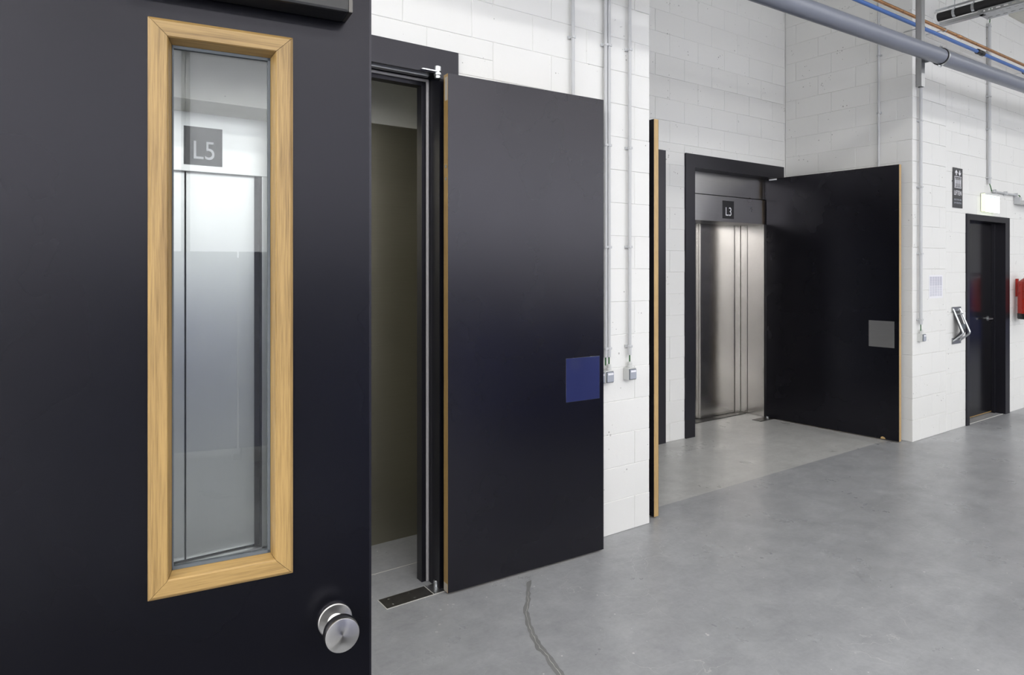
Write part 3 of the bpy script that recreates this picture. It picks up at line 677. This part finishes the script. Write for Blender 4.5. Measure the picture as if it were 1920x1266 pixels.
# ------------------------------------------------------------------ pipes
e = empty('drain_pipe', (3.0, -0.48, 3.272)); tag(e, 'thick grey-blue drain pipe crossing the top right corner', 'pipe')
slope = 0.020
P = lambda q: (q, 0, q * slope)
tube('tube', [P(-1.5), P(14)], 0.061, PVC, e, 40)
def ring_clamp(parent, q, r, wd, m1, m2, ears=True):
    c = P(q) if parent is e else (q, 0, 0)
    lathe('rubber_liner', [(r, -wd * 0.8), (r + 0.006, -wd * 0.8), (r + 0.006, wd * 0.8), (r, wd * 0.8)], c, (1, 0, slope), m1, parent, 40, False)
    lathe('clamp_band', [(r + 0.006, -wd * 0.5), (r + 0.009, -wd * 0.5), (r + 0.009, wd * 0.5), (r + 0.006, wd * 0.5)], c, (1, 0, slope), m2, parent, 40, False)
    for s_ in (1, -1):
        bm = bmesh.new()
        add_lathe(bm, [(0.005, -0.014), (0.005, 0.014)], (c[0], c[1], c[2] + s_ * (r + 0.016)), (0, 1, 0), 10)
        add_box(bm, (c[0] - 0.009, c[1] - 0.003, c[2] + s_ * (r + 0.006)), (c[0] + 0.009, c[1] + 0.003, c[2] + s_ * (r + 0.026)))
        if ears and s_ < 0: add_box(bm, (c[0] - 0.05, c[1] - 0.004, c[2] - r - 0.024), (c[0] + 0.0, c[1] + 0.004, c[2] - r - 0.014))
        finish('clamp_bolt', bm, ZINC, parent, smooth=True)
ring_clamp(e, 3.02, 0.061, 0.02, BLKRUB, ZINC)
e2 = empty('strut_channel', (5.965, -0.34, 3.105)); tag(e2, 'vertical galvanised strut channel carrying the pipes', 'strut')
boxes('channel', [((-0.030, -0.030, 0), (0.030, -0.027, 2.08)), ((-0.030, -0.027, 0), (-0.027, 0.015, 2.08)), ((0.027, -0.027, 0), (0.030, 0.015, 2.08))], GALV, e2)
boxes('lip', [((0.012, 0.012, 0), (0.030, 0.015, 2.08)), ((-0.030, 0.012, 0), (-0.012, 0.015, 2.08))], ZINC, e2)
box('clip_nut', (0.03, -0.06, 0.20), (0.045, -0.03, 0.23), ZINC, e2)
e3 = empty('water_pipe', (4.2, -0.16, 3.747)); tag(e3, 'bright blue water pipe under the copper one', 'pipe')
tube('tube', [(0, 0, -0.01), (9, 0, 0.02)], 0.0165, BLUEP, e3, 20)
lathe('coupling', [(0.018, -0.075), (0.025, -0.07), (0.025, -0.015), (0.019, -0.008), (0.019, 0.008), (0.025, 0.015), (0.025, 0.07), (0.018, 0.075)], (3.45, 0, 0.002), (1, 0, 0), BLKPL, e3, 28)
for q in (2.22, 4.60):
    lathe('clamp', [(0.017, -0.012), (0.023, -0.012), (0.023, 0.012), (0.017, 0.012)], (q, 0, 0), (1, 0, 0), BLKRUB, e3, 24, False)
    tube('hanger', [(q, 0.02, 0.0), (q, 0.155, 0.0)], 0.004, ZINC, e3, 8)
e4 = empty('copper_pipe', (4.2, -0.16, 3.812)); tag(e4, 'thin copper pipe running above the blue one', 'pipe')
tube('tube', [(0, 0, -0.005), (9, 0, 0.02)], 0.014, COPPER, e4, 20)
lathe('joint', [(0.015, -0.05), (0.0165, -0.045), (0.0165, 0.045), (0.015, 0.05)], (3.0, 0, 0.003), (1, 0, 0), COPPER, e4, 24)
for q in (2.66, 5.1):
    lathe('clamp', [(0.0145, -0.010), (0.020, -0.010), (0.020, 0.010), (0.0145, 0.010)], (q, 0, 0.002), (1, 0, 0), ZINC, e4, 24, False)
    tube('hanger', [(q, 0.016, 0.002), (q, 0.155, 0.002)], 0.004, ZINC, e4, 8)
# insulated pipe and cable tray coming out of the far wall
e5 = empty('insulated_pipe', (7.08, 0, 4.02)); tag(e5, 'black insulated pipe entering the far wall below the ceiling', 'pipe')
tube('sleeve', [(0, -0.01, 0), (0, -5.5, 0)], 0.040, BLKRUB, e5, 24)
lathe('wall_rim', [(0.04, 0.0), (0.055, 0.0), (0.05, 0.015), (0.04, 0.018)], (0, 0, 0), (0, -1, 0), GROUT, e5, 24, False)
for yy in (-0.16, -0.32, -1.4, -2.6):
    lathe('pipe_clip', [(0.0405, -0.012), (0.044, -0.012), (0.044, 0.012), (0.0405, 0.012)], (0, yy, 0), (0, 1, 0), ZINC, e5, 24, False)
    tube('hanger_rod', [(0, yy, 0.04), (0, yy, 1.15)], 0.005, ZINC, e5, 8)
tube('side_rail', [(-0.055, -0.02, 0.05), (-0.055, -5.5, 0.05)], 0.010, ZINC, e5, 10)
e6 = empty('cable_tray', (7.10, 0, 3.955)); tag(e6, 'perforated galvanised cable tray beneath the black insulated pipe', 'cable tray')
boxes('channel', [((-0.03, -0.40, -0.02), (0.03, -0.03, -0.017)), ((-0.031, -0.40, -0.02), (-0.028, -0.03, 0.01)), ((0.028, -0.40, -0.02), (0.031, -0.03, 0.01))], GALV, e6)
bm = bmesh.new(); ty0, ty1 = -5.4, -0.36
def slotted(x0, x1, fn):
    n = int((ty1 - ty0) / 0.06)
    for i in range(n):
        a = ty1 - i * 0.06
        fn(a, a - 0.026, x0, x1); 
        m = (x0 + x1) / 2
        fn(a - 0.026, a - 0.06, x0, m - 0.006); fn(a - 0.026, a - 0.06, m + 0.006, x1)
slotted(-0.05, 0.06, lambda a, b, p, q: add_box(bm, (p, a, -0.02), (q, b, -0.018)))
slotted(0.06, 0.17, lambda a, b, p, q: add_box(bm, (p, a, -0.02), (q, b, -0.018)))
slotted(-0.02, 0.018, lambda a, b, p, q: add_box(bm, (-0.05, a, p), (-0.048, b, q)))
add_box(bm, (0.168, ty1, -0.02), (0.17, ty0, 0.018))
finish('tray', bm, GALV, e6)
tb = tube('loose_wire', rounded([(9.0, -0.25, 4.42), (8.98, -0.2, 4.30), (8.9, -0.16, 4.16)], 0.05), 0.005, plain('salmon_wire', (0.5, 0.16, 0.09), 0.5, bstr=0))
tag(tb, 'short salmon-coloured wire end hanging below the ceiling beam', 'wire')

# ------------------------------------------------------------------ wall fittings right of the recess
e = empty('lift_direction_sign', (7.433, 0, 2.212)); tag(e, 'tall charcoal wall sign reading LIFTEN with lift pictogram', 'sign')
sw, shh = 0.218, 0.400
box('panel', (0, -0.004, 0), (sw, -0.0005, shh), SIGNG, e)
def arrow(x, z, up):
    s = 1 if up else -1
    p = [(x - 0.008, z - s * 0.026), (x + 0.008, z - s * 0.026), (x + 0.008, z + s * 0.004), (x + 0.026, z - s * 0.010), (x + 0.026, z + s * 0.006), (x, z + s * 0.028), (x - 0.026, z + s * 0.006), (x - 0.026, z - s * 0.010), (x - 0.008, z + s * 0.004)]
    prism('arrow', p, -0.0048, -0.003, SIGNW, e)
arrow(0.075, 0.352, True); arrow(0.152, 0.352, False)
boxes('lift_outline', [((0.034, -0.0048, 0.200), (0.040, -0.003, 0.316)), ((0.184, -0.0048, 0.200), (0.190, -0.003, 0.316)), ((0.034, -0.0048, 0.200), (0.190, -0.003, 0.206)), ((0.034, -0.0048, 0.310), (0.190, -0.003, 0.316))], SIGNW, e)
for px_, sc in ((0.066, 1.0), (0.112, 1.0), (0.158, 1.0)):
    bm = bmesh.new(); add_lathe(bm, [(0.0075, 0.003), (0.0075, 0.0048), (0, 0.0048)], (px_, 0, 0.294), (0, -1, 0), 16)
    add_box(bm, (px_ - 0.013, -0.0048, 0.245), (px_ + 0.013, -0.003, 0.283)); add_box(bm, (px_ - 0.009, -0.0048, 0.212), (px_ - 0.001, -0.003, 0.245)); add_box(bm, (px_ + 0.001, -0.0048, 0.212), (px_ + 0.009, -0.003, 0.245))
    finish('figure', bm, SIGNW, e)
text('lettering', 'LIFTEN', 0.066, (sw / 2, -0.0045, 0.128), SIGNW, e, 0.86)
text('lettering', 'SELECTEER HIER', 0.024, (sw / 2, -0.0045, 0.074), SWROCK, e, 0.95)
text('lettering', 'UW VERDIEPING', 0.024, (sw / 2, -0.0045, 0.042), SWROCK, e, 0.95)

e = empty('exit_sign', (8.09, 0, 2.195)); tag(e, 'glowing white box exit sign over the far door', 'exit sign')
box('housing', (0.0, -0.045, 0.02), (0.355, -0.0005, 0.205), SWBOX, e, 0.004)
fr_ = box('light_panel', (0.006, -0.052, 0.003), (0.350, -0.045, 0.180), EXITW, e, 0.002)
box('green_band', (0.03, -0.0532, 0.160), (0.325, -0.0518, 0.168), EXITG, fr_)
box('edge_glow', (-0.0025, -0.043, 0.01), (0.0005, -0.008, 0.195), EXITY, e)
box('edge_glow', (0.01, -0.043, 0.012), (0.345, -0.004, 0.020), EXITY, e)

e = empty('notice', (6.925, 0, 1.319)); tag(e, 'printed A4 notice taped to the far wall right of the conduit', 'notice')
box('sheet', (0, -0.0016, 0), (0.291, -0.0008, 0.223), PAPER, e)
for c in range(5):
    boxes('printed_column', [((0.018 + c * 0.052, -0.0020, 0.022 + k * 0.0125), (0.018 + c * 0.052 + 0.044, -0.0015, 0.022 + k * 0.0125 + (0.007 if k < 8 else 0.0105))) for k in range(15)], PRINT, e)

e = empty('wall_bracket', (7.409, 0, 0.852)); tag(e, 'v-shaped stainless tube bracket with black strap beside the far door', 'bracket')
box('mounting_plate', (0.0, -0.006, 0.0), (0.205, -0.0005, 0.062), STEEL, e, 0.003)
box('mounting_plate', (0.0, -0.006, 0.315), (0.205, -0.0005, 0.370), STEEL, e, 0.003)
for q in (0.028, 0.178):
    tube('bent_tube', rounded([(q, -0.004, 0.352), (q, -0.098, 0.112), (q, -0.004, 0.028)], 0.022), 0.0088, ZINC, e, 14)
tube('cross_bar', [(0.028, -0.03, 0.30), (0.178, -0.03, 0.30)], 0.006, ZINC, e, 10)
tube('cross_bar', [(0.028, -0.045, 0.068), (0.178, -0.045, 0.068)], 0.006, ZINC, e, 10)
bm = bmesh.new(); pp = rounded([(0, -0.006, 0.330), (0, -0.070, 0.130), (0, -0.006, 0.045)], 0.02)
for a, b in zip(pp, pp[1:]):
    vs = [bm.verts.new((x, p[1] + dy, p[2])) for p in (a, b) for x in (0.045, 0.160) for dy in (0, 0.008)]
    for f in ((0, 2, 6, 4), (1, 5, 7, 3), (0, 4, 5, 1), (2, 3, 7, 6)): bm.faces.new([vs[k] for k in f])
finish('strap', bm, STRAP, e)
box('buckle', (0.06, -0.068, 0.15), (0.15, -0.052, 0.20), GLAZ, e, 0.004)

e = empty('fire_extinguisher', (9.03, -0.115, 1.04)); tag(e, 'red fire extinguisher hanging on the far wall at the right edge', 'fire extinguisher')
lathe('body', [(0.0, 0.05), (0.088, 0.05), (0.091, 0.07), (0.091, 0.36), (0.08, 0.42), (0.045, 0.452), (0.03, 0.46)], (0, 0, 0), (0, 0, 1), RED, e, 48)
lathe('base_ring', [(0.0, 0.0), (0.086, 0.0), (0.093, 0.01), (0.094, 0.062), (0.09, 0.064)], (0, 0, 0), (0, 0, 1), BLKPL, e, 48)
lathe('valve', [(0.022, 0.455), (0.022, 0.48), (0.012, 0.49), (0.012, 0.51)], (0, 0, 0), (0, 0, 1), ZINC, e, 20)
boxes('squeeze_grip', [((-0.015, -0.10, 0.50), (0.015, 0.03, 0.512)), ((-0.015, -0.10, 0.475), (0.015, 0.02, 0.484))], BLKPL, e, 0.003)
tube('hose', rounded([(0.0, 0.0, 0.495), (-0.085, 0.0, 0.49), (-0.103, 0.0, 0.38), (-0.099, 0.0, 0.24)], 0.04), 0.007, RED, e, 12)
box('name_label', (-0.05, -0.0935, 0.075), (0.05, -0.088, 0.11), SIGNW, e)
box('wall_plate', (0.0, 0.09, 0.25), (0.03, 0.1145, 0.45), RED, e, 0.002)

# small things on surfaces
hk = lathe('wall_anchor', [(0.004, 0.0), (0.006, 0.004), (0.0, 0.006)], (7.42, 0, 2.475), (0, -1, 0), BLKPL); tag(hk, 'tiny dark wall anchor at the left edge of the LIFTEN sign', 'wall anchor')

# ------------------------------------------------------------------ the hall behind the camera (seen only in reflections)
DIM = emit('dim_glow_pane', (0.95, 0.96, 1.0), 1.05)  # dimmer glow, weakens the reflection in the near door glass
GLOW = emit('bright_glow_pane', (0.95, 0.96, 1.0), 2.0)
for i in range(8):
    x0 = -12.2 + i * 3.8
    e = empty('window_%d' % (i + 1), (x0, YB, 1.7)); tag(e, 'unseen wide hall window with glowing pane, added behind the camera for light and reflections', 'window', kind='structure')
    box('glow_pane', (0.04, 0.004, 0.04), (3.76, 0.012, 2.76), DIM if x0 < 1 else GLOW, e)  # unseen emissive pane, added to light the walls and show in reflections
    boxes('window_frame', [((0, 0.001, 0), (0.05, 0.06, 2.8)), ((3.75, 0.001, 0), (3.795, 0.06, 2.8)), ((0, 0.001, 0), (3.795, 0.06, 0.05)), ((0, 0.001, 2.75), (3.795, 0.06, 2.8)), ((1.9, 0.001, 0), (1.94, 0.05, 2.8))], GALV, e)

for (ly, lz) in LAMP_ROWS:
    for i, lx in enumerate(LAMP_XS):
        e = empty('luminaire', (lx, ly, lz)); tag(e, 'unseen long white ceiling luminaire over the hall, far-left ones added for brightness', 'ceiling light', 'hall luminaires')
        box('housing', (-1.55, -0.23, -0.02), (1.55, 0.23, 0.05), SWBOX, e, 0.005)
        for q in (-1.2, 0.0, 1.2):
            if not any(b - 0.03 < lx + q < b + 0.45 for b in (-9.0, -5.3, -2.4, 1.35, 5.1, 8.84, 12.6, 16.3)): tube('suspension', [(q, 0, 0.05), (q, 0, HALL_Z - lz - 0.002)], 0.004, ZINC, e, 6)
def cabinet(x0, y0, wd, dp, h, label):  # unseen blue boxes, added to give plates and steel a blue reflection
    e = empty('reflected_cabinet', (x0, y0, 0)); tag(e, label, 'cabinet')
    box('carcass', (0, -dp, 0.06), (wd, 0, h), BLUEC, e, 0.004)
    n = max(1, round(wd / 0.55))
    for i in range(n):
        dd = box('cabinet_door', (i * wd / n + 0.006, 0.0, 0.08), ((i + 1) * wd / n - 0.006, 0.018, h - 0.02), BLUEC, e, 0.003)
        box('handle', ((i + 1) * wd / n - 0.05, 0.018, h * 0.5), ((i + 1) * wd / n - 0.035, 0.035, h * 0.5 + 0.14), ZINC, dd, 0.002)
    box('plinth', (0.02, -dp + 0.02, 0), (wd - 0.02, -0.02, 0.06), BLKPL, e)
cabinet(3.2, -2.80, 3.2, 0.5, 1.15, 'low blue cabinet added in the unseen hall for the push plate to reflect')
cabinet(1.0, -4.9, 0.9, 0.5, 1.2, 'blue cabinet added behind the camera for the lift doors to reflect')
cabinet(15.4, -3.2, 2.4, 0.6, 1.30, 'low blue cabinet added at the unseen far end for the far door to reflect')

pn = empty('partition', (-1.5, -7.2, 0)); tag(pn, 'grey-blue free-standing partition added behind the camera for the lift doors to reflect', 'partition')
PARTM = plain('grey_blue_partition', (0.34, 0.355, 0.45), 0.6)
for i in range(5): box('partition_panel', (i * 1.5, 0, 0.05), (i * 1.5 + 1.485, 0.05, 1.75), PARTM, pn, 0.004)  # unseen panels, added so the lift doors reflect a grey-blue band
for i in range(6): box('foot', (i * 1.5 - 0.03, -0.2, 0), (i * 1.5 + 0.02, 0.25, 0.05), GALV, pn)

mt = box('reflection_mat', (-3.4, -4.75, 0.0005), (2.6, -3.15, 0.012), BLKRUB, None, 0.003); tag(mt, 'dark mat added behind the camera to darken the reflection in the nearest door', 'mat')  # unseen dark sheet, added to darken the low reflection in the nearest door
